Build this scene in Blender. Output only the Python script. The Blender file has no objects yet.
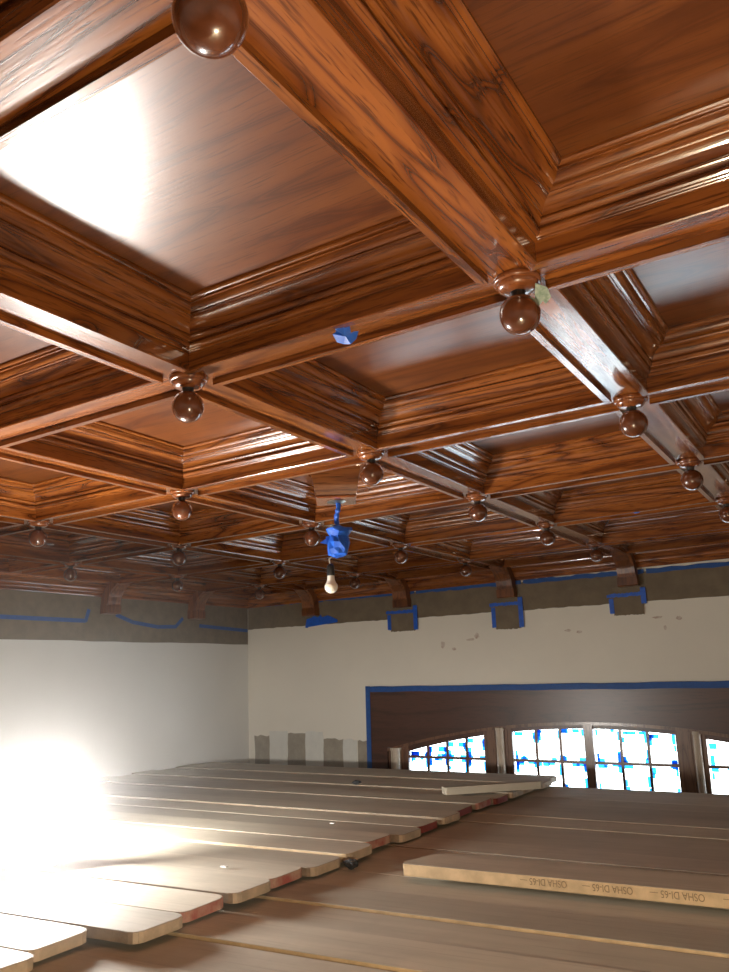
import bpy, bmesh, math, random
from mathutils import Vector, Matrix, noise
R = random.Random(7)
C = bpy.context.scene.collection
ZO = 2.7                                   # camera height above the real floor
PI = math.pi
# ---------------------------------------------------------------- measured places
X0, Y0, A, B, H = -0.6336, 1.8512, 1.1520, 1.1368, 0.963
YW, XL, XR, YB = 7.367, -6.086, 3.0, -3.2  # room
W2 = 0.082                                 # half beam
CZ = 1.143                                 # coffer panel height
UP, LO = -0.75, -0.79                      # tops of the two plank layers
NI = range(-2, 5); NJ = range(-2, 5)
def gx(j): return X0 - j * B
def gy(i): return Y0 + i * A

# ---------------------------------------------------------------- helpers
def link(o, parent=None):
    C.objects.link(o)
    if parent: o.parent = parent
    return o
def mesh(name, verts, faces, mats, parent=None, fm=None, smooth=False, uvs=None):
    me = bpy.data.meshes.new(name)
    me.from_pydata([tuple(v) for v in verts], [], faces)
    for m in (mats if isinstance(mats, (list, tuple)) else [mats]): me.materials.append(m)
    if fm:
        for p, k in zip(me.polygons, fm): p.material_index = k
    if smooth:
        for p in me.polygons: p.use_smooth = True
    me.update()
    bm = bmesh.new(); bm.from_mesh(me); bmesh.ops.recalc_face_normals(bm, faces=bm.faces); bm.to_mesh(me); bm.free()
    return link(bpy.data.objects.new(name, me), parent)
class MB:
    def __init__(s): s.v = []; s.f = []; s.m = []
    def add(s, vs, fs, k=0):
        n = len(s.v); s.v += [tuple(v) for v in vs]
        for f in fs: s.f.append(tuple(n + q for q in f)); s.m.append(k)
        return s
    def box(s, x0, x1, y0, y1, z0, z1, k=0):
        return s.add([(x, y, z) for z in (z0, z1) for y in (y0, y1) for x in (x0, x1)],
                     [(0,1,3,2),(4,6,7,5),(0,4,5,1),(2,3,7,6),(0,2,6,4),(1,5,7,3)], k)
    def prism(s, pts, h0, h1, axis='z', k=0):
        """pts: 2-D outline; extruded along axis between h0 and h1"""
        def P(a, b, h): return {'z': (a, b, h), 'y': (a, h, b), 'x': (h, a, b)}[axis]
        n = len(pts)
        vs = [P(a, b, h0) for a, b in pts] + [P(a, b, h1) for a, b in pts]
        fs = [tuple(range(n)), tuple(range(2*n-1, n-1, -1))] + [(i, (i+1) % n, n+(i+1) % n, n+i) for i in range(n)]
        return s.add(vs, fs, k)
    def lathe(s, prof, seg=32, c=(0,0,0), k=0):
        n = len(prof); vs = []; fs = []
        for r, z in prof:
            for t in range(seg):
                a = 2*PI*t/seg; vs.append((c[0]+r*math.cos(a), c[1]+r*math.sin(a), c[2]+z))
        for q in range(n-1):
            for t in range(seg):
                u = (t+1) % seg
                fs.append((q*seg+t, q*seg+u, (q+1)*seg+u, (q+1)*seg+t))
        fs.append(tuple(range(seg))); fs.append(tuple((n-1)*seg+t for t in range(seg-1, -1, -1)))
        return s.add(vs, fs, k)
    def tube(s, pts, rad, seg=10, k=0):
        pts = [Vector(p) for p in pts]; vs = []; fs = []
        rr = rad if isinstance(rad, (list, tuple)) else [rad]*len(pts)
        for i, p in enumerate(pts):
            d = (pts[min(i+1, len(pts)-1)] - pts[max(i-1, 0)]).normalized()
            a = d.orthogonal().normalized() if i == 0 else (a - d*a.dot(d)).normalized()
            b = d.cross(a)
            for t in range(seg):
                an = 2*PI*t/seg; vs.append(p + rr[i]*(a*math.cos(an)+b*math.sin(an)))
        for i in range(len(pts)-1):
            for t in range(seg):
                u = (t+1) % seg; fs.append((i*seg+t, i*seg+u, (i+1)*seg+u, (i+1)*seg+t))
        fs.append(tuple(range(seg))); fs.append(tuple((len(pts)-1)*seg+t for t in range(seg-1, -1, -1)))
        return s.add(vs, fs, k)
    def build(s, name, mats, parent=None, smooth=False, sharp=None):
        o = mesh(name, s.v, s.f, mats, parent, s.m, smooth)
        if sharp is not None:
            for e in o.data.polygons: e.use_smooth = True
            o.data.set_sharp_from_angle(angle=math.radians(sharp))
        return o
def empty(name, loc=(0,0,0), rz=0):
    o = bpy.data.objects.new(name, None); o.empty_display_size = .05
    o.location = loc; o.rotation_euler = (0,0,rz); return link(o)
def tag(o, label=None, cat=None, group=None, kind=None):
    if label: o['label'] = label
    if cat: o['category'] = cat
    if group: o['group'] = group
    if kind: o['kind'] = kind
    return o
def copy_tree(o, parent=None):
    c = o.copy(); C.objects.link(c)
    if parent: c.parent = parent
    for ch in list(o.children): copy_tree(ch, c)
    return c

# ---------------------------------------------------------------- materials
def newmat(name):
    m = bpy.data.materials.new(name); m.use_nodes = True
    nt = m.node_tree; return m, nt, nt.nodes['Principled BSDF']
def N(nt, t, **kw):
    n = nt.nodes.new(t)
    for k, v in kw.items(): setattr(n, k, v)
    return n
def ramp(nt, src, stops):
    r = N(nt, 'ShaderNodeValToRGB'); e = r.color_ramp.elements
    while len(e) < len(stops): e.new(.5)
    for q, (p, c) in zip(e, stops): q.position = p; q.color = (*c, 1) if len(c) == 3 else c
    nt.links.new(src, r.inputs[0]); return r.outputs[0]
def mix(nt, fac, a, b, mode='MIX'):
    m = N(nt, 'ShaderNodeMix', data_type='RGBA', blend_type=mode)
    for sock, v in ((m.inputs[0], fac), (m.inputs[6], a), (m.inputs[7], b)):
        if isinstance(v, (int, float)): sock.default_value = v
        elif isinstance(v, tuple): sock.default_value = (*v, 1)
        else: nt.links.new(v, sock)
    return m.outputs[2]
def coords(nt, sc, rnd=True):
    tc = N(nt, 'ShaderNodeTexCoord'); mp = N(nt, 'ShaderNodeMapping'); mp.inputs['Scale'].default_value = sc
    src = tc.outputs['Object']
    if rnd:
        oi = N(nt, 'ShaderNodeObjectInfo'); ml = N(nt, 'ShaderNodeMath', operation='MULTIPLY'); ml.inputs[1].default_value = 37.
        nt.links.new(oi.outputs['Random'], ml.inputs[0])
        va = N(nt, 'ShaderNodeVectorMath', operation='ADD'); nt.links.new(src, va.inputs[0]); nt.links.new(ml.outputs[0], va.inputs[1]); src = va.outputs[0]
    nt.links.new(src, mp.inputs[0]); return mp.outputs[0]
def noise_t(nt, vec, scale, detail=3, rough=.5, dist=0):
    n = N(nt, 'ShaderNodeTexNoise'); n.inputs['Scale'].default_value = scale; n.inputs['Detail'].default_value = detail
    n.inputs['Roughness'].default_value = rough; n.inputs['Distortion'].default_value = dist
    nt.links.new(vec, n.inputs['Vector']); return n.outputs['Fac']
def wood(name, axis, light=(.28,.088,.016), mid=(.15,.040,.008), dark=(.038,.010,.003), rough=.26, coat=.8, coatr=.09, ring=1., bump=.12, var=.25):
    m, nt, b = newmat(name)
    ax = {'x':0,'y':1,'z':2}[axis]
    s1 = [1.,1.,1.]; s1[ax] = .10
    s2 = [1.,1.,1.]; s2[ax] = .06
    v1 = coords(nt, s1); v2 = coords(nt, s2)
    n1 = noise_t(nt, v1, 5.5, 2, .5, .4)                     # figure of the oak: contour lines of a stretched field
    mu = N(nt, 'ShaderNodeMath', operation='MULTIPLY'); mu.inputs[1].default_value = 9*ring; nt.links.new(n1, mu.inputs[0])
    pp = N(nt, 'ShaderNodeMath', operation='PINGPONG'); pp.inputs[1].default_value = .5; nt.links.new(mu.outputs[0], pp.inputs[0])
    c1 = ramp(nt, pp.outputs[0], [(0., mid), (.03, dark), (.08, mid), (.30, light), (.5, light)])
    pores = noise_t(nt, v2, 150, 2, .6)
    c2 = mix(nt, ramp(nt, pores, [(.33, (.8,.8,.8)), (.47, (0,0,0))]), c1, dark)
    broad = noise_t(nt, v1, 2.2, 2)
    c3 = mix(nt, ramp(nt, broad, [(.3, (0,0,0)), (.7, (1,1,1))]), mix(nt, .55, c2, mid), c2)
    oi = N(nt, 'ShaderNodeObjectInfo'); hs = N(nt, 'ShaderNodeHueSaturation')
    mr = N(nt, 'ShaderNodeMapRange'); mr.inputs[3].default_value = 1-var; mr.inputs[4].default_value = 1+var
    nt.links.new(oi.outputs['Random'], mr.inputs[0]); nt.links.new(mr.outputs[0], hs.inputs['Value']); nt.links.new(c3, hs.inputs['Color'])
    nt.links.new(hs.outputs[0], b.inputs['Base Color'])
    b.inputs['Roughness'].default_value = rough; b.inputs['Coat Weight'].default_value = coat; b.inputs['Coat Roughness'].default_value = coatr
    bp = N(nt, 'ShaderNodeBump'); bp.inputs['Strength'].default_value = bump; bp.inputs['Distance'].default_value = .002
    nt.links.new(pores, bp.inputs['Height']); nt.links.new(bp.outputs[0], b.inputs['Normal']); nt.links.new(bp.outputs[0], b.inputs['Coat Normal'])
    return m
def plain(name, col, rough=.5, var=.0, scale=8, metal=0, coat=0, bump=0, col2=None):
    m, nt, b = newmat(name)
    v = coords(nt, (1,1,1)); n = noise_t(nt, v, scale, 4, .6)
    c2 = col2 or tuple(q*(1-var) for q in col)
    nt.links.new(ramp(nt, n, [(.35, c2), (.65, col)]), b.inputs['Base Color'])
    b.inputs['Roughness'].default_value = rough; b.inputs['Metallic'].default_value = metal; b.inputs['Coat Weight'].default_value = coat
    if bump:
        bp = N(nt, 'ShaderNodeBump'); bp.inputs['Strength'].default_value = bump; bp.inputs['Distance'].default_value = .01
        nt.links.new(n, bp.inputs['Height']); nt.links.new(bp.outputs[0], b.inputs['Normal'])
    return m
def emit(name, col, st, stuff=None):
    m, nt, b = newmat(name)
    b.inputs['Base Color'].default_value = (*col, 1); b.inputs['Emission Color'].default_value = (*col, 1); b.inputs['Emission Strength'].default_value = st
    b.inputs['Roughness'].default_value = .3
    return m
oakX = wood('oak_grain_across', 'x'); oakY = wood('oak_grain_along', 'y')
oakZ = wood('oak_upright', 'z', light=(.22,.075,.02), mid=(.15,.045,.012), dark=(.06,.017,.005), coat=.25, coatr=.3, rough=.4)
plyX = wood('oak_veneer', 'x', light=(.150,.046,.010), mid=(.105,.029,.007), dark=(.05,.013,.004), rough=.32, coat=.5, coatr=.22, ring=.5, bump=.10, var=.12)
ballM = plain('dark_varnished_ball', (.13,.038,.014), .22, .35, 20, coat=1)
rosM = wood('rosette_oak', 'x', light=(.24,.075,.02), mid=(.15,.04,.012), dark=(.06,.015,.006), var=.1)
darkW = wood('dark_stained_casing', 'x', light=(.085,.03,.016), mid=(.06,.02,.010), dark=(.03,.011,.006), rough=.4, coat=.3, coatr=.3, ring=.6, var=.05)
darkZ = wood('dark_stained_upright', 'z', light=(.20,.10,.055), mid=(.15,.07,.04), dark=(.07,.032,.02), rough=.35, coat=.5, coatr=.2, ring=.6, var=.05)
shaftM = wood('glossy_shaft_wood', 'z', light=(.60,.50,.40), mid=(.5,.41,.32), dark=(.26,.2,.15), rough=.25, coat=.8, coatr=.1, var=.05)
wallM = plain('off_white_plaster', (.80,.755,.665), .75, .05, 1.4, bump=.04)
sideM = plain('grey_white_plaster', (.76,.76,.73), .75, .05, 1.4, bump=.04)
floorM = plain('dusty_floor', (.16,.13,.10), .8, .3, 3)
paperM = plain('kraft_masking_paper', (.20,.155,.105), .85, .2, 9, bump=.5)
tapeM = plain('blue_painters_tape', (.012,.115,.62), .5, .25, 25, bump=.3)
tapeD = plain('blue_painters_tape_flat', (.012,.085,.33), .6, .2, 25)
blackM = plain('black_plastic', (.012,.012,.012), .4, .2)
metalM = plain('brushed_metal', (.5,.5,.46), .35, .2, metal=1)
cableM = plain('beige_wire', (.5,.42,.3), .5, .1)
stripD = plain('bare_brown_plaster', (.36,.315,.25), .85, .2, 12)
stripL = plain('fresh_white_plaster', (.72,.71,.66), .8, .08, 9)
smudgeM = plain('reddish_smudge', (.50,.38,.30), .8, .3, 30, col2=(.68,.62,.55))
rubberM = plain('dark_grey_rag', (.05,.055,.06), .8, .4, 30)
chipM = plain('white_chip', (.8,.8,.78), .6, .1)
yellowM = plain('yellow_plastic', (.75,.45,.03), .4, .1)
shellM = plain('bulb_collar', (.80,.76,.68), .35, .03)
globeM = plain('frosted_bulb', (.86,.80,.66), .22, .03)
# scaffold plank faces
def plankmat():
    m, nt, b = newmat('dusty_scaffold_plank')
    v = coords(nt, (.12,1,1)); w = coords(nt, (1,1,1)); f = coords(nt, (.03,1,1))
    c = ramp(nt, noise_t(nt, v, 7, 4, .6), [(.3, (.45,.415,.33)), (.55, (.52,.475,.38)), (.75, (.57,.52,.42))])
    c = mix(nt, ramp(nt, noise_t(nt, w, 3.5, 4, .65), [(.5, (0,0,0)), (.75, (.5,.5,.5))]), c, (.38,.345,.28))
    c = mix(nt, ramp(nt, noise_t(nt, f, 90, 2, .5), [(.3, (.4,.4,.4)), (.45, (0,0,0))]), c, (.36,.32,.255))
    oi = N(nt, 'ShaderNodeObjectInfo'); hs = N(nt, 'ShaderNodeHueSaturation'); mr = N(nt, 'ShaderNodeMapRange'); mr.inputs[3].default_value = .82; mr.inputs[4].default_value = 1.15
    nt.links.new(oi.outputs['Random'], mr.inputs[0]); nt.links.new(mr.outputs[0], hs.inputs['Value']); nt.links.new(c, hs.inputs['Color'])
    nt.links.new(hs.outputs[0], b.inputs['Base Color']); b.inputs['Roughness'].default_value = .72
    return m
plankM = plankmat()
edgeD = plain('dimmed_plank_edge', (.36,.28,.20), .75, .3, 18)  # darker copy of the edge, so most plank lips look less lit
edgeM = plain('cut_plank_edge', (.62,.46,.27), .65, .25, 18)  # cut edge colour, also picked for planks whose lips should look lit
creamM = plain('cream_plank_end', (.62,.50,.36), .7, .3, 16)
redM = plain('red_painted_plank_end', (.42,.11,.09), .65, .4, 14, col2=(.55,.36,.27))
darkredM = plain('dark_red_plank_end', (.30,.06,.045), .65, .3, 14)
inkM = plain('faded_grey_ink', (.25,.185,.11), .8, .1)

# ---------------------------------------------------------------- room shell
def tagS(o): o['kind'] = 'structure'; return o
tagS(MB().box(XL-.3, XR, YB, YW+.3, -2.85, -2.7).build('floor', floorM))
tagS(MB().box(XL-.15, XL, YB, YW+.15, -2.7, 1.35).build('wall_left', sideM))
tagS(MB().box(XR, XR+.15, YB, YW+.15, -2.7, 1.35).build('wall_right', wallM))
tagS(MB().box(XL, XR, YB-.15, YB, -2.7, 1.35).build('wall_back', wallM))
WX0, WX1, WZ0, WZ1 = -4.44, -.06, -1.95, -.14            # opening in the window wall
wf = MB(); wf.box(XL, WX0, YW, YW+.2, -2.7, 1.35); wf.box(WX1, XR, YW, YW+.2, -2.7, 1.35)
wf.box(WX0, WX1, YW, YW+.2, WZ1-.10, 1.35); wf.box(WX0, WX1, YW, YW+.2, -2.7, WZ0)
wall = tagS(wf.build('wall_front', wallM))
# plaster strips low on the window wall
def wob(x0, x1, z0, z1, n=10, a=.008):
    pts = []
    for k in range(n+1): pts.append((x1 + R.uniform(-a, a), z0 + (z1-z0)*k/n))
    for k in range(1, 5): pts.append((x1 + (x0-x1)*k/5, z1 + R.uniform(-a, a)*1.5))
    for k in range(n+1): pts.append((x0 + R.uniform(-a, a), z1 + (z0-z1)*k/n))
    return pts
strips = [(-6.0,-5.79,-.545,0),(-5.79,-5.545,-.50,1),(-5.545,-5.31,-.525,0),(-5.31,-5.08,-.51,1),(-5.08,-4.83,-.585,0),(-4.83,-4.66,-.59,1),(-4.66,-4.50,-.60,0)]
for x0, x1, zt, k in strips:
    MB().prism(wob(x0, x1, -1.5, zt), YW-.004-.001*k, YW+.001, 'y').build('plaster_strip', stripL if k else stripD, wall)
for cx, cz, rx, rz in [(-3.32,.34,.05,.012),(-3.25,.37,.03,.03),(-3.62,.31,.03,.035),(-3.5,.26,.03,.015),(-2.35,.36,.035,.012),(-2.25,.34,.03,.014),(-1.55,.42,.05,.012),(-1.38,.40,.03,.02),(-1.5,.33,.015,.02),(-.45,.36,.05,.012),(-.32,.31,.04,.015)]:
    pts = [(cx+rx*math.cos(t)*R.uniform(.6,1.1), cz+rz*math.sin(t)*R.uniform(.6,1.2)) for t in [2*PI*q/12 for q in range(12)]]
    MB().prism(pts, YW-.0012, YW+.001, 'y').build('smudge', smudgeM, wall)

# ---------------------------------------------------------------- coffered ceiling
ceil = tagS(MB().box(XL-.15, XR+.15, YB-.15, YW+.2, 1.22, 1.40).build('ceiling', plyX))
# cross-section of a coffer side: (inset from beam edge, height above soffit)
def arc(cx, cz, r1, r2, a0, a1, n):
    return [(cx + r1*math.cos(math.radians(a0+(a1-a0)*t/n)), cz + r2*math.sin(math.radians(a0+(a1-a0)*t/n))) for t in range(n+1)]
prof = [(-.026,.022),(-.026,0),(-.003,0),(0,.003),(0,.056),(.010,.056),(.012,.058),(.012,.062)]
prof += arc(.012,.074,.012,.010,-80,60,5)                # bead
prof += [(.020,.084),(.024,.084),(.026,.088)]
prof += arc(.027,.096,.006,.006,-60,60,4)
prof += [(.033,.101),(.036,.101)]
prof += arc(.0800,.0985,.044,.036,178,112,8)             # long cove
prof += [(.066,.134),(.070,.134),(.072,.138)]
prof += arc(.076,.1475,.022,.010,-75,-5,5)[:1]
prof += arc(.0740,.1640,.026,.024,-85,-10,6)             # upper ovolo
prof += [(.103,.160),(.106,.160),(.106,.166),(.114,.168),(.118,.172),(.118,CZ-H)]
def coffer(x0, x1, y0, y1):
    """moulded oak frame of one coffer: mitred ring; x0..x1, y0..y1 are the beam faces"""
    vs = []; fs = []; fm = []
    for s, z in prof:
        vs += [(x0+s, y0+s, H+z), (x1-s, y0+s, H+z), (x1-s, y1-s, H+z), (x0+s, y1-s, H+z)]
    for q in range(len(prof)-1):
        for e in range(4):
            u = (e+1) % 4; fs.append((q*4+e, q*4+u, (q+1)*4+u, (q+1)*4+e)); fm.append(0 if e in (1,3) else 1)
    # back side closes it to a solid ring
    n = len(vs); vs += [(x0-.026,y0-.026,CZ+.02),(x1+.026,y0-.026,CZ+.02),(x1+.026,y1+.026,CZ+.02),(x0-.026,y1+.026,CZ+.02)]
    L = (len(prof)-1)*4
    for e in range(4):
        u = (e+1) % 4; fs.append((e, u, n+u, n+e)); fm.append(0 if e in (1,3) else 1)
        fs.append((L+e, L+u, n+u, n+e)); fm.append(0 if e in (1,3) else 1)
    o = mesh('coffer_moulding', vs, fs, [oakY, oakX], ceil, fm)
    MB().box(x0+.10, x1-.10, y0+.10, y1-.10, CZ, CZ+.015).build('coffer_panel', plyX, ceil)
PW = .36                                                  # width of the perimeter cornice
for i in NI:
    for j in NJ:
        x1, x0 = gx(j)-W2, gx(j+1)+W2
        y0, y1 = gy(i)+W2, gy(i+1)-W2
        if j == 4: x0 = XL + PW*.72
        if i == 4: y1 = YW - PW*.72
        coffer(x0, x1, y0, y1)
yN, xN = gy(-2), gx(-2)
for j in range(-2, 5):                                    # long beams
    MB().box(gx(j)-W2+.024, gx(j)+W2-.024, yN-.2, YW-.02, H+.020, H+.19).build('ceiling_beam', oakY, ceil)
for i in range(-2, 5):                                    # cross beams between them
    for j in range(-2, 5):
        xa = gx(j+1)+W2-.024 if j < 4 else XL+.02
        MB().box(xa, gx(j)-W2+.024, gy(i)-W2+.024, gy(i)+W2-.024, H+.0205, H+.19).build('ceiling_beam', oakX, ceil)
# perimeter cornice: steps from the last coffers down the wall
cp = [(.0,-.105),(.018,-.105),(.022,-.095),(.022,-.075)] + arc(.030,-.064,.010,.010,-90,20,4) + [(.045,-.055)] + \
     arc(.130,-.055,.085,.06,178,112,7) + [(.105,.006),(.125,.006),(.128,.02)] + arc(.13,.040,.045,.018,-80,0,5) + [(.19,.045),(.19,.06),(.232,.060),(.236,.066),(.236,.20),(0,.20)]
v = []; n = len(cp)
for s, z in cp: v.append((XL+s, YB, H+z))
for s, z in cp: v.append((XL+s, YW-s, H+z))
for s, z in cp: v.append((XR, YW-s, H+z))
f = [(k, (k+1) % n, n+(k+1) % n, n+k) for k in range(n)] + [(n+k, n+(k+1) % n, 2*n+(k+1) % n, 2*n+k) for k in range(n)]
tr = mesh('trim_1', v, f, [oakY, oakX], None, [0]*n + [1]*n); tagS(tr)

# ---------------------------------------------------------------- turned ball drops on the beam crossings
def make_drop():
    r = empty('ball_finial')
    MB().lathe([(.0,0),(.060,0),(.062,-.004),(.062,-.010),(.059,-.014),(.054,-.015),(.054,-.018),(.050,-.026),(.042,-.032),(.034,-.034),(.026,-.036),(.0,-.036)][1:-1], 40).build('rosette', rosM, r, sharp=45)
    MB().lathe([(.020,-.034),(.018,-.040),(.018,-.058)], 24).build('neck', blackM, r, sharp=45)
    pr = [(.052*math.sin(PI*t/24)+1e-4, -.098+.052*math.cos(PI*t/24)) for t in range(25)]
    MB().lathe(pr, 48).build('ball', ballM, r, smooth=True)
    return r
LAB = {
 (-1,0):'large dark ball finial cut by the top edge of the picture, nearest the camera',
 (0,0):'large brown ball finial on a broad rosette with a torn green tape scrap',
 (0,1):'brown ball finial on the left big beam crossing, left of the blue tape scrap',
 (1,0):'ball finial on the wide shiny beam, next crossing beyond the one with green tape',
 (1,1):'ball finial just above and right of the hanging taped wire and its wooden block',
 (1,2):'ball finial at the far corner of the lit left coffer, below the big left one',
 (1,3):'small hazy ball finial nearest the left edge of the picture',
 (2,0):'ball finial on the wide shiny beam, third one down from the green tape scrap',
 (2,1):'ball finial on the shiny middle beam, first crossing right of the hanging taped wire',
 (2,2):'ball finial half in shade, just left behind the blue taped bundle',
 (2,3):'small ball finial lower left, right above the left-hand brackets',
 (3,0):'ball finial cut by the right edge of the picture on the wide shiny beam',
 (3,1):'small ball finial on the shiny middle beam, second crossing right of the hanging wire',
 (3,2):'small shaded ball finial above the first bracket right of the light bulb',
 (3,3):'tiny shaded ball finial left of the light bulb, one row before the window wall',
 (3,4):'tiny dark ball finial beside the second bracket of the left wall',
 (4,1):'dark ball finial next to the rightmost bracket of the window wall',
 (4,2):'tiny dark ball finial above the second bracket from the right on the window wall',
 (4,3):'tiny dark ball finial just right of the light bulb, last row before the window wall',
 (4,4):'tiny dark ball finial in the far corner of the ceiling, above the room corner',
 (2,4):'tiny dark ball finial over the first bracket of the left wall',
}
SK = 'turned ball finials under the beam crossings'
base = make_drop(); first = True
for (i, j), lb in LAB.items():
    o = base if first else copy_tree(base); first = False
    o.location = (gx(j), gy(i), H+.0195); o.rotation_euler = (0,0,R.uniform(0,6))
    tag(o, lb, 'finial', SK)
# green torn tape scrap behind the near rosette
greenM = plain('torn_green_tape', (.10,.20,.14), .5, .5, 60, col2=(.35,.42,.36))
g = MB().prism([(.0,-.03),(.03,-.02),(.042,.004),(.030,.022),(.022,.014),(.012,.030),(.002,.016)], 0, .003, 'z').build('tape_scrap', greenM)
g.location = (gx(0)+.040, gy(0)+.006, H-.034); g.rotation_euler = (-.9,.1,.45)
tag(g, 'torn greenish tape scrap tucked behind the near rosette', 'tape')

# ---------------------------------------------------------------- consoles on the walls
def make_bracket():
    """origin on the wall, +Y out of the wall"""
    r = empty('wall_bracket')
    out = [(0,-.255),(.07,-.255),(.082,-.243),(.086,-.17),(.094,-.15)]
    out += [(.094+.29*(1-math.cos(math.radians(a))), -.15+.19*math.sin(math.radians(a))) for a in range(15, 91, 15)]
    out += [(.41,.045),(.41,.055)]
    inn = [(.13,.055),(.06,-.02),(0,-.06)]
    MB().prism(out+inn, -.078, .078, 'x').build('scroll', oakZ, r)
    MB().box(-.092, .092, .24, .44, .052, .092).build('cap', oakX, r)
    MB().prism([(0,-.262),(.078,-.262),(.090,-.252),(.090,-.185),(.078,-.178),(0,-.178)], -.086, .086, 'x').build('foot_block', oakZ, r)
    MB().prism([(.088,-.140),(.112,-.088),(.150,-.044),(.210,-.006),(.270,.018),(.27,.030),(.19,.01),(.130,-.040),(.095,-.10)], -.050, .050, 'x').build('face_panel', oakZ, r)
    return r
br = make_bracket(); BG = 'carved wooden brackets along the walls'
BL = [('window', 1, 'carved wooden bracket on the window wall nearest the right edge of the picture'),
      ('window', 2, 'carved wooden bracket on the window wall, second from the right'),
      ('window', 3, 'carved wooden bracket on the window wall, first one right of the light bulb'),
      ('window', 4, 'carved wooden bracket left of the light bulb, over a wide blue tape patch'),
      ('left', 3, 'carved wooden bracket with a shiny face on the left wall, further from the corner'),
      ('left', 4, 'dull carved wooden bracket on the left wall, nearer the room corner')]
for k, (wl, q, lb) in enumerate(BL):
    o = br if k == 0 else copy_tree(br)
    if wl == 'window': o.location = (gx(q)+.02, YW-.012, H); o.rotation_euler = (0,0,PI)
    else: o.location = (XL+.012, gy(q), H); o.rotation_euler = (0,0,-PI/2)
    tag(o, lb, 'bracket', BG)

# ---------------------------------------------------------------- masking paper and tape
def ragged(x0, x1, z0, z1, a=.004, n=24):
    pts = [(x0+(x1-x0)*k/n, z0+R.uniform(-a,a)) for k in range(n+1)] + [(x1+(x0-x1)*k/n, z1+R.uniform(-a,a)) for k in range(n+1)]
    return pts
SL = .0125
def paperX(name, x0, x1, z0, z1, y0, y1, m, parent=None, a=.004):      # sheet on the window wall
    o = MB().prism([(x-XL, z) for x, z in ragged(x0, x1, z0, z1, a)], y0, y1, 'y').build(name, m, parent)
    return o
segs = [(XL+.004, -5.02), (-5.02, -3.90), (-3.90, -2.755), (-2.755, -1.62), (-1.62, 1.0)]
pl = ['brown masking paper on the window wall between the corner and the first bracket',
      'brown masking paper on the window wall right of the light bulb, between two brackets',
      'brown masking paper in the middle of the window wall between brackets',
      'brown masking paper on the window wall between the two right-hand brackets',
      'brown masking paper on the window wall running off the right edge']
def rotw(o, px, ang=SL): o.location = (px, 0, 0); o.rotation_euler = (0, ang, 0); return o
for k, ((x0, x1), lb) in enumerate(zip(segs, pl)):
    root = empty('masking_paper', (XL, YW, 0)); root.rotation_euler = (0, SL, 0)
    f0 = lambda *a: None
    paperX('paper_sheet', x0, x1, .618+.0, .878, -.010, -.003, paperM, root)
    paperX('tape_edge', x0+.01, x1-.01, .862, .900, -.0135, -.0101, tapeD, root, .006)
    tag(root, lb, 'masking paper', 'brown masking paper strips under the cornice')
tabs = [(-1.92,-1.66,.512,'brown paper flap with blue tape below the rightmost bracket', (1,1,1,1)),
        (-3.045,-2.79,.452,'brown paper flap taped on both sides below the second bracket from the right', (1,1,1,0)),
        (-4.195,-3.91,.492,'brown paper flap below the first bracket right of the bulb', (1,1,1,0))]
for x0, x1, zb, lb, fl in tabs:
    root = empty('paper_flap', (XL, YW, 0)); root.rotation_euler = (0, SL, 0)
    paperX('paper_sheet', x0, x1, zb, .76, -.018, -.0145, paperM, root, .005)
    paperX('tape_strip', x0-.05, x1+.02, .672, .702, -.0225, -.0183, tapeM, root, .006)
    paperX('tape_strip', x0-.035, x0+.005, zb+.02, .66, -.0225, -.0183, tapeM, root, .006)
    paperX('tape_strip', x1-.015, x1+.03, zb+(.01 if fl[3] == 0 else .09), .74, -.0268, -.0228, tapeM, root, .006)
    tag(root, lb, 'masking paper', 'paper flaps below the brackets')
o = MB().prism([(x-XL, z) for x, z in [(-5.14,.60),(-5.11,.595),(-5.10,.605),(-4.72,.635),(-4.715,.66),(-4.80,.70),(-4.84,.715),(-4.92,.70),(-4.93,.73),(-4.97,.70),(-5.02,.72),(-5.06,.70),(-5.12,.69)]], -.022, -.018, 'y').build('tape_patch', tapeM)
o.location = (XL-.13, YW, -.004); o.rotation_euler = (0, SL, 0)
tag(o, 'wide patch of blue painters tape below the bracket left of the bulb', 'tape')
o = MB().box(-5.20,-5.165,YW-.03,YW-.012,.705,.77).build('wall_clip', chipM); tag(o, 'small white clip on the paper left of the tape patch under a bracket', 'clip')
# left wall
def paperY(name, y0, y1, z0, z1, h0, h1, m, parent=None, a=.004):
    return MB().prism(ragged(y0, y1, z0, z1, a), h0, h1, 'x').build(name, m, parent)
root = empty('masking_paper', (XL, 0, 0))
paperY('paper_sheet', 1.5, YW-.012, .452, .905, .003, .010, paperM, root)
for y0, y1 in ((1.5, 5.20), (5.36, 6.34), (6.52, YW-.02)):
    paperY('tape_edge', y0, y1, .868, .905, .0102, .0135, tapeD, root, .006)
def poly_tape(pts, w=.036):
    m_ = MB()
    for (a0, b0), (a1, b1) in zip(pts, pts[1:]):
        d = Vector((a1-a0, b1-b0)).normalized(); nn = Vector((-d.y, d.x))*w/2; e = d*.008
        m_.prism([(a0-e.x+nn.x, b0-e.y+nn.y), (a1+e.x+nn.x, b1+e.y+nn.y), (a1+e.x-nn.x, b1+e.y-nn.y), (a0-e.x-nn.x, b0-e.y-nn.y)], .0103, .0138, 'x')
    return m_
for pts in ([(1.5,.63),(3.4,.634),(5.05,.632)], [(5.06,.632),(5.09,.73)], [(5.42,.70),(5.62,.64),(5.95,.605),(6.20,.615),(6.30,.70)], [(6.56,.635),(7.34,.605)]):
    poly_tape(pts).build('tape_strip', tapeD, root)
tag(root, 'long brown masking paper with wavy blue tape on the left wall', 'masking paper', 'brown masking paper strips under the cornice')

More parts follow.
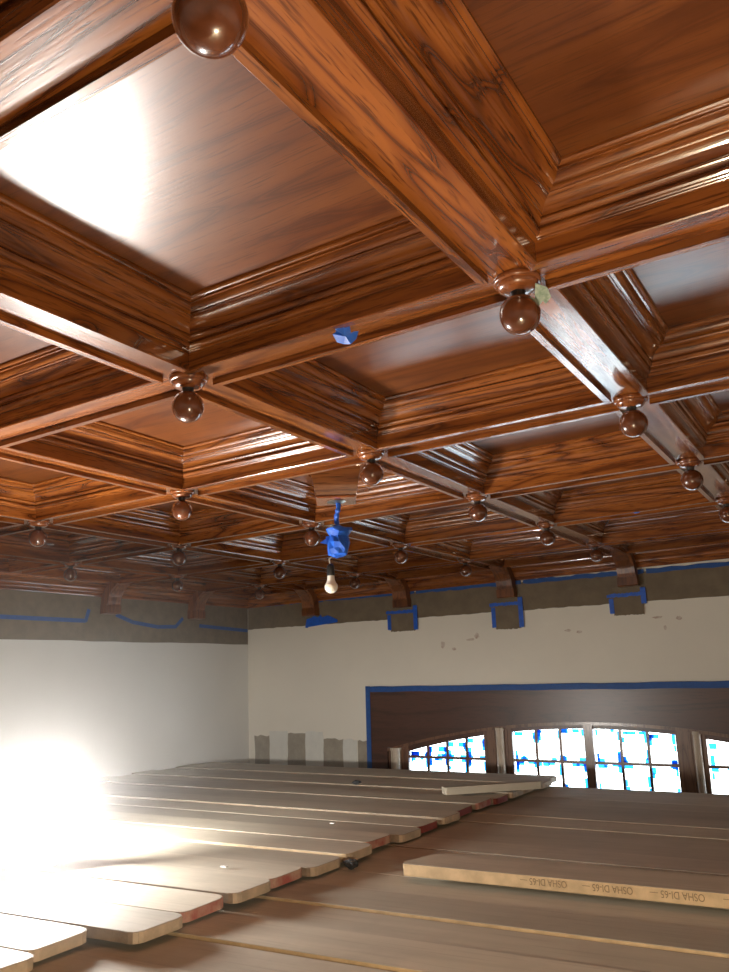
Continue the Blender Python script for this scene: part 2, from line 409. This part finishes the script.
# ---------------------------------------------------------------- the arched window
TW = .019
win = empty('window_1', (-4.5, YW, 0)); win.rotation_euler = (0, TW, 0); win['kind'] = 'structure'
CX = -2.25
def ax(x): return x + 4.5
def archz(x): return -.405 - .066*(x-CX)**2
def glassz(x): return -.457 - .072*(x-CX)**2
ZB = -1.93
def strip(xs, zlo, zhi, y0, y1):
    """solid band between two curves"""
    m_ = MB()
    pts = [(ax(x), zlo(x)) for x in xs] + [(ax(x), zhi(x)) for x in reversed(xs)]
    n = len(xs); vs = [(a, y0, b) for a, b in pts] + [(a, y1, b) for a, b in pts]; T = 2*n; fs = []
    for k in range(n-1):
        fs.append((k, k+1, T-2-k, T-1-k)); fs.append((T+k, T+T-1-k, T+T-2-k, T+k+1))
    for k in range(T): fs.append((k, (k+1) % T, T+(k+1) % T, T+k))
    return m_.add(vs, fs)
def lin(a, b, n): return [a+(b-a)*k/n for k in range(n+1)]
c = strip(lin(-4.475, -.025, 48), lambda x: archz(x) if -4.28 < x < -.22 else -.66, lambda x: -.115, -.028, .02)
c.box(ax(-4.475), ax(-4.28), -.0275, .02, ZB, -.655); c.box(ax(-.22), ax(-.025), -.0275, .02, ZB, -.655)
c.build('casing', darkW, win)
strip(lin(-4.28, -.22, 48), lambda x: archz(x)-.018, lambda x: archz(x)+.008, -.034, -.024).build('arch_bead', darkZ, win)
strip(lin(-4.28, -.22, 48), glassz, lambda x: archz(x), .005, .06).build('arch_frame', darkW, win)
MB().box(ax(-4.475), ax(-.025), -.05, .05, ZB-.05, ZB).build('window_sill', darkW, win)
tb = MB(); pts = ragged(-4.50, -.0, -.12, -.066, .003, 30)
tb.prism([(ax(x), z) for x, z in pts], -.031, -.027, 'y'); 
tb.prism([(ax(x), z) for x, z in ragged(-4.515, -4.462, ZB, -.062, .002, 3)], -.0345, -.031, 'y')
tb.build('tape_border', tapeD, win)
for x0, x1 in ((-4.28,-4.055),(-3.245,-2.962),(-1.52,-1.281),(-.445,-.22)):
    MB().prism([(ax(x0), ZB), (ax(x1), ZB), (ax(x1), archz(x1)+.004), (ax(x0), archz(x0)+.004)], .0, .055, 'y').build('pier', darkZ, win)
for xc, r in ((-4.19,.055),(-3.075,.040),(-1.35,.033),(-.31,.055)):
    zt = archz(xc)-.004
    MB().lathe([(r*1.1,ZB),(r*1.1,ZB+.08),(r,ZB+.1),(r,zt-.03),(r*1.12,zt-.022),(r*1.12,zt)], 24, (ax(xc), -.012, 0)).build('colonnette', shaftM, win, sharp=40)
    for dx in (-r-.028, r+.016):
        MB().box(ax(xc)+dx, ax(xc)+dx+.012, -.008, .004, ZB, zt-.01).build('fillet', darkZ, win)
MB().prism([(ax(-2.289), ZB), (ax(-2.209), ZB), (ax(-2.209), archz(CX)), (ax(-2.289), archz(CX))], -.012, .055, 'y').build('mullion', darkZ, win)
# daylight behind leaded glass
m, nt, b = newmat('daylit_glass')
v = coords(nt, (1,1,1)); cc = ramp(nt, noise_t(nt, v, 3, 2), [(.3, (.72,.95,1.)), (.7, (1.,1.,1.))])
nt.links.new(cc, b.inputs['Emission Color']); b.inputs['Emission Strength'].default_value = 6.5; b.inputs['Base Color'].default_value = (.6,.7,.75,1); b.inputs['Roughness'].default_value = .15
glassM = m
m, nt, b = newmat('daylit_blue_tape')
tr_ = N(nt, 'ShaderNodeBsdfTranslucent'); tr_.inputs[0].default_value = (.015,.20,.52,1); mx = N(nt, 'ShaderNodeMixShader'); mx.inputs[0].default_value = .12
b.inputs['Base Color'].default_value = (.01,.12,.6,1)
nt.links.new(tr_.outputs[0], mx.inputs[1]); nt.links.new(b.outputs[0], mx.inputs[2]); nt.links.new(mx.outputs[0], nt.nodes['Material Output'].inputs[0])
wtapeM = m
rows = [-.742, -1.02, -1.30, -1.58, -1.86]
for xs in ([-4.055,-3.85,-3.64,-3.435,-3.245], [-2.962,-2.740,-2.513,-2.289], [-2.209,-1.980,-1.750,-1.52], [-1.281,-1.065,-.86,-.65,-.445]):
    x0, x1 = xs[0], xs[-1]
    strip(lin(x0, x1, 10), lambda x: ZB, lambda x: glassz(x)+.01, .040, .046).build('pane', glassM, win)
    g = MB()
    for x in xs[1:-1]: g.box(ax(x)-.012, ax(x)+.012, .018, .0392, ZB, glassz(x)+.004)
    for z in rows: g.box(ax(x0), ax(x1), .019, .0388, z-.012, z+.012)
    g.build('muntins', darkZ, win)
    t = MB()
    for a, bb in zip(xs, xs[1:]):
        zs = [None] + rows
        for q in range(len(rows)):
            ztop = min(glassz(a), glassz(bb)) if q == 0 else rows[q-1]-.009
            zbot = rows[q]+.009; a_, b_ = a+.009, bb-.009
            for side in range(4):
                n_ = R.choice([1,1,2,2,3])
                for _ in range(n_):
                    w_ = R.uniform(.018,.036); 
                    if side < 2:
                        L = R.uniform(.03,.09); p0 = R.choice([a_, b_-L, R.uniform(a_, b_-L)])
                        zz = ztop if side == 0 else zbot+w_
                        if q == 0 and side == 0: w_ += abs(glassz(a)-glassz(bb))*.5
                        bx = (p0, p0+L, zz-w_, zz)
                    else:
                        L = R.uniform(.03,.10); p0 = R.choice([zbot, ztop-L, R.uniform(zbot, max(zbot+.001, ztop-L))])
                        xx = a_ if side == 2 else b_-w_
                        bx = (xx, xx+w_, p0, min(p0+L, ztop))
                    yy = .036+R.uniform(-.003,.002); t.add([(ax(bx[0]),yy,bx[2]),(ax(bx[1]),yy,bx[2]),(ax(bx[1]),yy,bx[3]),(ax(bx[0]),yy,bx[3])], [(0,1,2,3)])
    t.build('masking_tape', wtapeM, win)

# ---------------------------------------------------------------- scaffold deck
TH = [(1.,1.2),(2.,.9),(2.5,0.),(3.2,-1.6),(4.,-3.6),(5.,-5.6),(6.,-7.0),(7,-7.5)]
def theta(y):
    for (a0,t0),(a1,t1) in zip(TH, TH[1:]):
        if y <= a1: return math.radians(t0+(t1-t0)*max(0,(y-a0))/(a1-a0))
    return math.radians(-7.5)
def yline(yr, xr, x): return yr + (x-xr)*math.tan(theta(yr))
EDGE = [edgeM]
def plank(name, xa, xb, ya, yb, xr, top, th, sideend, capM, dz0, dz1, cut=.035):
    """plank between the lines ya (near) and yb (far); the end named in sideend has clipped corners"""
    g = .0045
    def P(x, t):  # t 0 near .. 1 far
        a0 = yline(ya, xr, x)+g; b0 = yline(yb, xr, x)-g
        return (x, a0+(b0-a0)*t)
    out = []
    if 'r' in sideend:
        for an in range(0, 91, 30): out.append(P(xb-cut+cut*math.sin(math.radians(an)), .14*(1-math.cos(math.radians(90-an))) if 0 else .14-.14*math.cos(math.radians(an))))
        for an in range(90, -1, -30): out.append(P(xb-cut*1.6+cut*1.6*math.sin(math.radians(an)), .80+.20*math.cos(math.radians(an))))
    else: out += [P(xb, 0), P(xb, 1)]
    if 'l' in sideend:
        for an in range(0, 91, 30): out.append(P(xa+cut-cut*math.sin(math.radians(an)), .86+.14*math.cos(math.radians(an))))
        for an in range(90, -1, -30): out.append(P(xa+cut-cut*math.sin(math.radians(an)), .14-.14*math.cos(math.radians(an))))
    else: out += [P(xa, 1), P(xa, 0)]
    n = len(out)
    def z(p):
        a0 = yline(ya, xr, p[0]); b0 = yline(yb, xr, p[0]); t = (p[1]-a0)/(b0-a0); return dz0+(dz1-dz0)*t
    c_ = (sum(p[0] for p in out)/n, sum(p[1] for p in out)/n, top-th)
    vs = [(p[0]-c_[0], p[1]-c_[1], -0.+z(p)) for p in out] + [(p[0]-c_[0], p[1]-c_[1], th+z(p)) for p in out]
    fs = [tuple(range(n-1,-1,-1)), tuple(range(n, 2*n))]; fm = [0, 0]
    for k in range(n):
        q = (k+1) % n; fs.append((k, q, n+q, n+k))
        dx = abs(out[q][0]-out[k][0]); dy = abs(out[q][1]-out[k][1])
        fm.append(1)
    o = mesh(name, vs, fs, [plankM, EDGE[0]], None, fm)
    bv = o.modifiers.new('b', 'BEVEL'); bv.width = .0018; bv.segments = 1; bv.limit_method = 'ANGLE'; bv.angle_limit = math.radians(50)
    o.location = c_
    if capM:
        if 'r' in sideend:
            idx = list(range(1, 7))
            sg = 1
        e = .0016; m_ = MB()
        for a_, b_ in zip(idx, idx[1:]):
            pa, pb = Vector(out[a_]), Vector(out[b_]); d = (pb-pa).normalized(); nn = Vector((d.y, -d.x))*e
            q4 = [pa, pb, pb+nn, pa+nn]
            m_.add([(p.x-c_[0], p.y-c_[1], h_+z((p.x, p.y))) for h_ in (.001, th-.0015) for p in q4], [(0,1,2,3),(7,6,5,4),(0,4,5,1),(1,5,6,2),(2,6,7,3),(3,7,4,0)])
        cp_ = m_.build('painted_end', capM, o)
        cp_['label'] = {'cream_plank_end':'cream weathered sawn end','red_painted_plank_end':'red painted end','dark_red_plank_end':'dark red painted end'}[capM.name]
    return o
ORD = ['nearest','second','third','fourth','fifth','sixth','seventh','eighth','ninth','tenth','eleventh','twelfth','thirteenth','fourteenth','fifteenth','sixteenth','seventeenth','eighteenth']
caps = [creamM, redM, creamM, redM, creamM, creamM, redM, creamM, darkredM, creamM, darkredM, redM, darkredM, creamM, creamM, creamM, creamM]
cn = {'cream_plank_end':'cream', 'red_painted_plank_end':'red', 'dark_red_plank_end':'dark red'}
XRF = -2.15
for k in range(-2, 17):
    ya = 2.0+.2455*k; yb = ya+.2455
    if k > 13 and ya > 5.95: break
    kk = k if k >= 0 else 0
    cm = caps[kk % len(caps)]
    xe = XRF + [.03,-.005,.02,-.01,.02,.035,-.01,.03,0,.02,-.02,.0,.01,.02,.0,.05,.0][kk] + (-.0 if k >= 0 else -.1)
    if k == -1: xe = -2.30
    if k == -2: xe = -2.24
    zt = [.004,0,.006,.002,.010,.004,.0,.008,.012,.003,.0,.007,.002,.010,.004,.008,.0,.006,.003][k+2]; zt2 = zt + R.uniform(-.004,.004); EDGE[0] = edgeM if k == 5 else edgeD
    o = plank('scaffold_plank', XL+.06+R.uniform(0,.08), xe, ya, yb, XRF, UP, .036, 'r', cm, zt, zt2)
    if k < 0: lb = ['dusty tan scaffold plank in the white glare at the bottom left corner', 'dusty tan plank at the lower left, just in front of the work light'][k+2]
    elif k <= 12: lb = 'left-layer plank with a %s end, %s up the stepped joint from the bottom edge' % (cn[cm.name], ORD[k] if k else 'first')
    else: lb = 'far grey scaffold plank of the left layer, %s' % ['just short of the window wall', 'one board back from the outermost', 'outermost board by the window wall'][min(k-13, 2)]
    tag(o, lb, 'plank', 'scaffold planks of the left layer')
Yr = [.76,1.0,1.24,1.48,1.72,1.96,2.20,2.45,2.68]; 
while Yr[-1] < 5.85: Yr.append(Yr[-1]+.2455)
XR2 = -1.3
for k, (ya, yb) in enumerate(zip(Yr, Yr[1:])):
    zt = R.choice([-.008,-.007,-.006,-.005]); zt2 = zt + R.uniform(.0,.004)
    EDGE[0] = edgeM if k in (6, 8, 16) else edgeD
    if k in (6, 8): zt = 0; zt2 = -.003
    if k in (5, 7): zt = -.010; zt2 = -.009
    if k in (16, 12): zt = 0; zt2 = 0
    o = plank('scaffold_plank', -3.1+R.uniform(-.1,.1), 1.75+R.uniform(-.1,.1), ya, yb, XR2, LO-.002, .038, '', None, zt, zt2)
    if k < 5: lb = 'tan scaffold plank of the lower right layer, close to the camera below the picture'
    else:
        lb = 'wide tan scaffold plank of the lower right layer, %s from the bottom edge' % ('first' if k == 5 else ORD[k-5]) if k < 11 else 'dark lower right-layer plank, %s counted from the window side' % ['outermost','second','third','fourth','fifth','sixth','seventh','eighth','ninth','tenth','eleventh','twelfth'][len(Yr)-2-k]
    tag(o, lb, 'plank', 'scaffold planks of the right layer')
bm_ = MB()
for x_ in (-5.2, -3.0, -2.55, -.2, 1.3):
    zt_ = UP if x_ < -2.7 and x_ != -3.0 else LO
    bm_.tube([(x_, .9 if x_ > -3 else 1.8, zt_-.075-(0 if zt_ == UP else .0)), (x_, 5.6, zt_-.075)], .024, 12)
    for y_ in (2.0, 5.2): bm_.tube([(x_, y_, -2.7), (x_, y_, zt_-.09)], .024, 12)
tagS(bm_.build('trim_2', metalM))
# loose plank lying on the right-hand layer
lp = empty('scaffold_plank', (-1.775, 3.085, LO+.018)); lp.rotation_euler = (0,0,math.radians(-1.2))
b_ = MB().prism([(0.008,0.02),(.02,0.0),(2.9,0),(2.9,.235),(.09,.235),(.05,.22),(.0,.05)], 0, .046, 'z')
bd = b_.build('board', [plankM], lp)
for p_ in bd.data.polygons: pass
bd.data.materials.append(edgeM)
for p_ in bd.data.polygons:
    if abs(p_.normal.z) < .5: p_.material_index = 1
bv = bd.modifiers.new('b','BEVEL'); bv.width = .004; bv.segments = 2; bv.limit_method = 'ANGLE'; bv.angle_limit = math.radians(50)
def stamp(txt, x, size):
    cu = bpy.data.curves.new('stamp', 'FONT'); cu.body = txt; cu.size = size; cu.extrude = .0002; cu.align_x = 'LEFT'
    t_ = bpy.data.objects.new('tmp', cu); C.objects.link(t_)
    dg = bpy.context.evaluated_depsgraph_get(); me = bpy.data.meshes.new_from_object(t_.evaluated_get(dg))
    bpy.data.objects.remove(t_); me.materials.clear(); me.materials.append(inkM)
    o = bpy.data.objects.new('ink_stamp', me); C.objects.link(o); o.parent = lp
    o.scale = (.80,1,1); o.location = (x, -.0006, .038); o.rotation_euler = (PI/2, PI, 0)   # upside down on the near edge
    return o
for k in range(9): stamp('OSHA DI-65 \u2014', .70+.235*k, .034)
tag(lp, 'loose tan scaffold plank with upside down lettering on its edge, lying on the others', 'plank')
# small things on the deck
o = MB().prism([(0,.01),(.01,0),(.64,0),(.66,.02),(.66,.085),(.0,.09)], 0, .045, 'z').build('board_offcut', plankM)
o.location = (-2.47, 4.93, UP+.0165); o.rotation_euler = (0,0,math.radians(41)); tag(o, 'short thick board offcut lying across the far end of the stepped joint, below the window', 'board')
def lump(name, loc, r, m, lb, cat, sq=(1,1,.5), seed=0):
    bm = bmesh.new(); bmesh.ops.create_icosphere(bm, subdivisions=3, radius=r)
    for v_ in bm.verts:
        k_ = 1+.55*noise.noise(v_.co*(1.6/r)+Vector((seed,0,0))); v_.co = Vector((v_.co.x*k_*sq[0], v_.co.y*k_*sq[1], v_.co.z*k_*sq[2]))
    mz = min(v_.co.z for v_ in bm.verts)
    for v_ in bm.verts: v_.co.z -= mz
    me = bpy.data.meshes.new(name); bm.to_mesh(me); bm.free(); me.materials.append(m)
    o = bpy.data.objects.new(name, me); o.location = loc; C.objects.link(o); return tag(o, lb, cat)
lump('rag_scrap', (-2.07, 3.19, LO-.001), .026, rubberM, 'small dark grey crumpled scrap lying at the foot of the stepped joint', 'scrap', (1.3,1,.7))
lump('rag_scrap', (-3.37, 5.30, UP+.012), .022, rubberM, 'tiny dark lump on the far left planks, below the window jamb', 'scrap', (1.4,1,.6), 5)
o = MB().box(-.016,.016,-.006,.006,0,.006).build('paper_chip', chipM); o.location = (-2.47, 2.82, UP+.011); tag(o, 'tiny white chip on a left plank near the red painted ends', 'chip')
o = MB().box(-.014,.014,-.005,.005,0,.005).build('paper_chip', chipM); o.location = (-2.62, 3.86, UP+.011); tag(o, 'tiny pale chip on the left planks further back', 'chip')
# blue tape bit on the near beam with its splinter, and the far one
def crumple(name, loc, rot, sc, m, lb):
    pts = [(-1,-.2),(-.75,.75),(-.2,1.0),(.35,.9),(.8,.55),(1.05,-.25),(.7,-.30),(.45,-.15),(.40,-.95),(-.1,-1.05),(-.8,-.9),(-.7,-.35)]
    m_ = MB(); vs = [(0,0,-.45*sc)]
    for q, (a_, c_) in enumerate(pts): vs.append((a_*sc, c_*sc*.8, -R.uniform(.0,.35)*sc))
    n_ = len(pts); fs = [(0, 1+q, 1+(q+1) % n_) for q in range(n_)]
    vs += [(x_, y_, z_+.0015) for x_, y_, z_ in vs]; fs += [(n_+1, n_+2+(q+1) % n_, n_+2+q) for q in range(n_)]
    fs += [(1+q, n_+2+q, n_+2+(q+1) % n_, 1+(q+1) % n_) for q in range(n_)]
    o = m_.add(vs, fs).build(name, m); o.location = loc; o.rotation_euler = rot; return tag(o, lb, 'tape')
ts = crumple('tape_scrap', (-1.135, 1.815, H-.010), (-.8,0,.45), .036, tapeM, 'crumpled blue tape scrap stuck under the near beam, left of the centre finial')
crumple('tape_scrap', (gx(1)+.62, gy(3)-.075, H-.0005), (0,0,.1), .018, tapeM, 'tiny blue tape scrap under a far beam on the right')

# ---------------------------------------------------------------- hanging wire, taped bundle and bulb on a wooden block
hx, hy = -2.339, 3.579
root = empty('pendant_light', (hx, hy, CZ))
def sq_loft(secs, name, mats, parent):
    m_ = MB(); n_ = len(secs); vs = []
    for r_, z_ in secs: vs += [(-r_,-r_,z_),(r_,-r_,z_),(r_,r_,z_),(-r_,r_,z_)]
    fs = [(4*q+e, 4*q+(e+1) % 4, 4*q+4+(e+1) % 4, 4*q+4+e) for q in range(n_-1) for e in range(4)] + [(3,2,1,0), tuple(4*(n_-1)+e for e in range(4))]
    return m_.add(vs, fs).build(name, mats, parent)
sq_loft([(.150,0),(.150,-.02),(.138,-.03),(.133,-.045),(.116,-.14),(.104,-.19)], 'wooden_block', oakX, root).rotation_euler = (0,0,.58)
sq_loft([(.100,-.19),(.106,-.192),(.106,-.200),(.092,-.204)], 'block_rim', rosM, root).rotation_euler = (0,0,.58)
for sg in (0,): pass
MB().lathe([(.050,-.203),(.052,-.206),(.046,-.210),(.020,-.214)], 32).build('canopy', metalM, root, sharp=40)
def bluewire():
    m_ = MB(); pts = []; rad = []
    for k in range(13):
        t = k/12; pts.append((.010*math.sin(t*7)+.004, .006*math.cos(t*9), -.210-.142*t)); rad.append(.009+.006*abs(math.sin(k*1.9)))
    return m_.tube(pts, rad, 7)
bluewire().build('taped_wire', tapeM, root)
m_ = MB(); secs = []
rr = random.Random(3); seg = 13
zs = [-.345,-.352,-.372,-.395,-.43,-.465,-.49,-.503]; rs = [.030,.066,.062,.050,.058,.060,.052,.030]
vs = []; fs = []
for q, (z_, r_) in enumerate(zip(zs, rs)):
    for t in range(seg):
        k_ = 1+rr.uniform(-.16,.20); a_ = 2*PI*t/seg+rr.uniform(-.1,.1)
        vs.append((r_*k_*math.cos(a_)-.002*q+.012, r_*k_*math.sin(a_), z_+rr.uniform(-.006,.006)))
for q in range(len(zs)-1):
    for t in range(seg):
        u = (t+1) % seg; fs.append((q*seg+t, q*seg+u, (q+1)*seg+u, (q+1)*seg+t))
fs += [tuple(range(seg-1,-1,-1)), tuple((len(zs)-1)*seg+t for t in range(seg))]
m_.add(vs, fs)
rt = Vector((.857,-.516*-1,0)); rt = Vector((.857,.516,0))             # along the picture's width
def flap(p, q, r_, e=.0016):
    p, q, r_ = Vector(p), Vector(q), Vector(r_); n_ = (q-p).cross(r_-p).normalized()*e
    m_.add([p-n_,q-n_,r_-n_,p+n_,q+n_,r_+n_], [(0,1,2),(5,4,3),(0,3,4,1),(1,4,5,2),(2,5,3,0)])
c0 = rt*-.03
flap(rt*-.03+Vector((0,0,-.385)), rt*-.095+Vector((0,0,-.425)), rt*-.03+Vector((0,0,-.44)))
flap(rt*-.025+Vector((0,0,-.39)), rt*-.062+Vector((0,0,-.392)), rt*-.06+Vector((0,0,-.43)))
flap(rt*.03+Vector((0,0,-.35)), rt*.078+Vector((0,0,-.356)), rt*.045+Vector((0,0,-.385)))
flap(rt*-.03+Vector((0,0,-.35)), rt*-.052+Vector((0,0,-.345)), rt*-.042+Vector((0,0,-.37)))
m_.build('tape_bundle', tapeM, root)
bx_ = rt*-.042
MB().tube([bx_*.5+Vector((0,0,-.49)), bx_*1.15+Vector((0,0,-.515)), bx_*1.1+Vector((0,0,-.53)), bx_+Vector((0,0,-.55))], .0038, 8).build('wire', cableM, root, smooth=True)
MB().lathe([(.010,-.540),(.0185,-.548),(.020,-.556),(.0205,-.598),(.019,-.602)], 28, (bx_.x,bx_.y,0)).build('lamp_socket', blackM, root, sharp=40)
bl = MB().lathe([(.0175,-.600),(.019,-.612),(.0195,-.622),(.024,-.636),(.0315,-.648)], 32, (bx_.x,bx_.y,0)).build('bulb_collar', shellM, root, sharp=50)
MB().lathe([(.0325,-.648)]+[(.0345*math.cos(math.radians(a_)), -.660+.0345*math.sin(math.radians(a_))) for a_ in range(18,-90,-9)], 32, (bx_.x,bx_.y,0)).build('bulb_globe', globeM, root, smooth=True)
tag(root, 'unlit white bulb hanging on a blue taped wire from a square wooden block', 'pendant light')

# ---------------------------------------------------------------- work lights
FL1, WALL_FILL, WL2 = 540, 950, 740
def worklight(name, loc, r, col, st, lb):
    root = empty(name, loc)
    pass
    MB().lathe([(r*.95,0),(r*1.0,.01),(r*1.0,.03),(r*.8,.045),(r*.6,.05)], 32).build('stand_base', yellowM, root, sharp=40)
    sh = .21; MB().lathe([(.02,.045),(.02,.06+sh)], 16).build('post', blackM, root, sharp=40)
    pr = [(r*math.sin(math.radians(a_)), sh+.045+r-r*math.cos(math.radians(a_))) for a_ in range(35, 156, 8)]
    MB().lathe(pr, 40).build('glowing_globe', emit(name+'_glow', col, st), root, smooth=True)
    zt = sh+.045+r+r*math.cos(math.radians(25))
    MB().lathe([(r*.42,zt-.012),(r*.45,zt+.01),(r*.3,zt+.03),(.02,zt+.035)], 28).build('top_cap', yellowM, root, sharp=40)
    MB().tube([(-r*.3,0,zt+.02),(-r*.3,0,zt+.06),(0,0,zt+.075),(r*.3,0,zt+.06),(r*.3,0,zt+.02)], .008, 8).build('handle', blackM, root, smooth=True)
    return tag(root, lb, 'work light')
def floodlight(loc, heads, r, lb):
    root = empty('work_light', loc); hz = r+.05; R0 = r
    for k, (dx, dy, aim, col, st) in enumerate(heads):
        d = Vector(aim).normalized()
        r = R0 if k == 0 else .085
        hd = MB().lathe([(r*.55,-.10),(r*.9,-.085),(r*1.06,-.03),(r*1.08,0),(r*1.08,.012),(r*1.0,.012),(r*1.0,.004)], 48).build('lamp_head', yellowM, root, sharp=40)
        ds = MB().lathe([(r*.985,.004),(r*.97,.010),(r*.6,.016),(.004,.018)], 48).build('glowing_lens', emit('flood_glow', col, st), hd, smooth=True)
        hd.location = (dx, dy, hz); hd.rotation_euler = d.to_track_quat('Z', 'Y').to_euler()
        if k: MB().prism([(-.10,.0),(.10,.0),(.14,.34),(-.14,.34)], .094, .098, 'y').build('added_visor', blackM, hd)  # plate added to keep the second head's light off the ceiling
    MB().tube([(heads[0][0],heads[0][1],hz-r*1.05),(0,0,.03),(heads[1][0],heads[1][1],hz-R0)], .012, 8).build('bracket_bar', blackM, root)
    MB().box(-.14,.14,-.012,.012,0,.024).box(-.012,.012,-.14,.14,0,.0235).build('foot', blackM, root)
    return tag(root, lb, 'work light')
floodlight((-3.36, 2.56, UP+.012), [(.06,-.04,(.80,-.50,.80),(1.,.955,.90),FL1), (-.10,.10,(-.25,.95,.0),(1.,.96,.89),WALL_FILL)], .15, 'blindingly bright round work light standing on the planks at the left edge')  # second head is unseen, added to brighten the walls
worklight('work_light', (-.17, .80, LO), .06, (1.,.80,.55), WL2, 'smaller warm work light on the planks below the picture, in front of the camera')

# ---------------------------------------------------------------- lens glare, imitated by an added scattering volume
GLARE = 0.032  # density of the volume that stands in for lens bloom
if GLARE:
    m = bpy.data.materials.new('lens_glare_scatter'); m.use_nodes = True; nt = m.node_tree; nt.nodes.clear()
    vsn = N(nt, 'ShaderNodeVolumeScatter'); vsn.inputs['Density'].default_value = GLARE; vsn.inputs['Anisotropy'].default_value = .8; vsn.inputs['Color'].default_value = (1,1,1,1)
    mo = N(nt, 'ShaderNodeOutputMaterial'); nt.links.new(vsn.outputs[0], mo.inputs['Volume'])
    bm = bmesh.new(); bmesh.ops.create_icosphere(bm, subdivisions=4, radius=1.55); me = bpy.data.meshes.new('lens_glare'); [setattr(v_.co, 'z', max(v_.co.z*.8, -.285)) for v_ in bm.verts]; bm.to_mesh(me); bm.free(); me.materials.append(m)
    o = bpy.data.objects.new('lens_glare', me); o.location = (-3.32, 2.52, -.45); C.objects.link(o); o['kind'] = 'stuff'
    tag(o, 'thin scattering volume added for the lens glare around the bright work light', 'lens_glare')

# ---------------------------------------------------------------- world, camera, view
w = bpy.data.worlds.new('sky'); bpy.context.scene.world = w; w.use_nodes = True
w.node_tree.nodes['Background'].inputs[0].default_value = (.75,.88,1,1); w.node_tree.nodes['Background'].inputs[1].default_value = 1.
cam = bpy.data.cameras.new('camera'); co = bpy.data.objects.new('camera', cam); C.objects.link(co)
f, pit, roll, yaw = 814.2, math.radians(13.40), math.radians(-2.48), math.radians(-31.09)
cam.sensor_fit = 'VERTICAL'; cam.sensor_height = 24; cam.lens = 24*f/972; cam.clip_start = .02
P_ = (814.1540, 0.233862, -0.043299, -0.542566)
f, pit, roll, yaw = P_
fw = Vector((math.sin(yaw), math.cos(yaw), 0)); rt0 = Vector((math.cos(yaw), -math.sin(yaw), 0)); up = Vector((0,0,1))
F = fw*math.cos(pit)+up*math.sin(pit); U = -fw*math.sin(pit)+up*math.cos(pit)
R2 = rt0*math.cos(roll)+U*math.sin(roll); U2 = -rt0*math.sin(roll)+U*math.cos(roll)
M = Matrix((R2, U2, -F)).transposed().to_4x4()
for o in C.objects:
    if o.parent is None and o is not co: o.location.z += ZO
M.translation = Vector((0,0,ZO)); co.matrix_world = M
cam.lens = 24*f/972
sc = bpy.context.scene; sc.camera = co
sc.view_settings.view_transform = 'Standard'; sc.view_settings.look = 'None'; sc.view_settings.gamma = 1; sc.view_settings.exposure = 0
sc.view_settings.use_curve_mapping = False
sc.cycles.use_denoising = True; sc.cycles.max_bounces = 7; sc.cycles.sample_clamp_indirect = 6
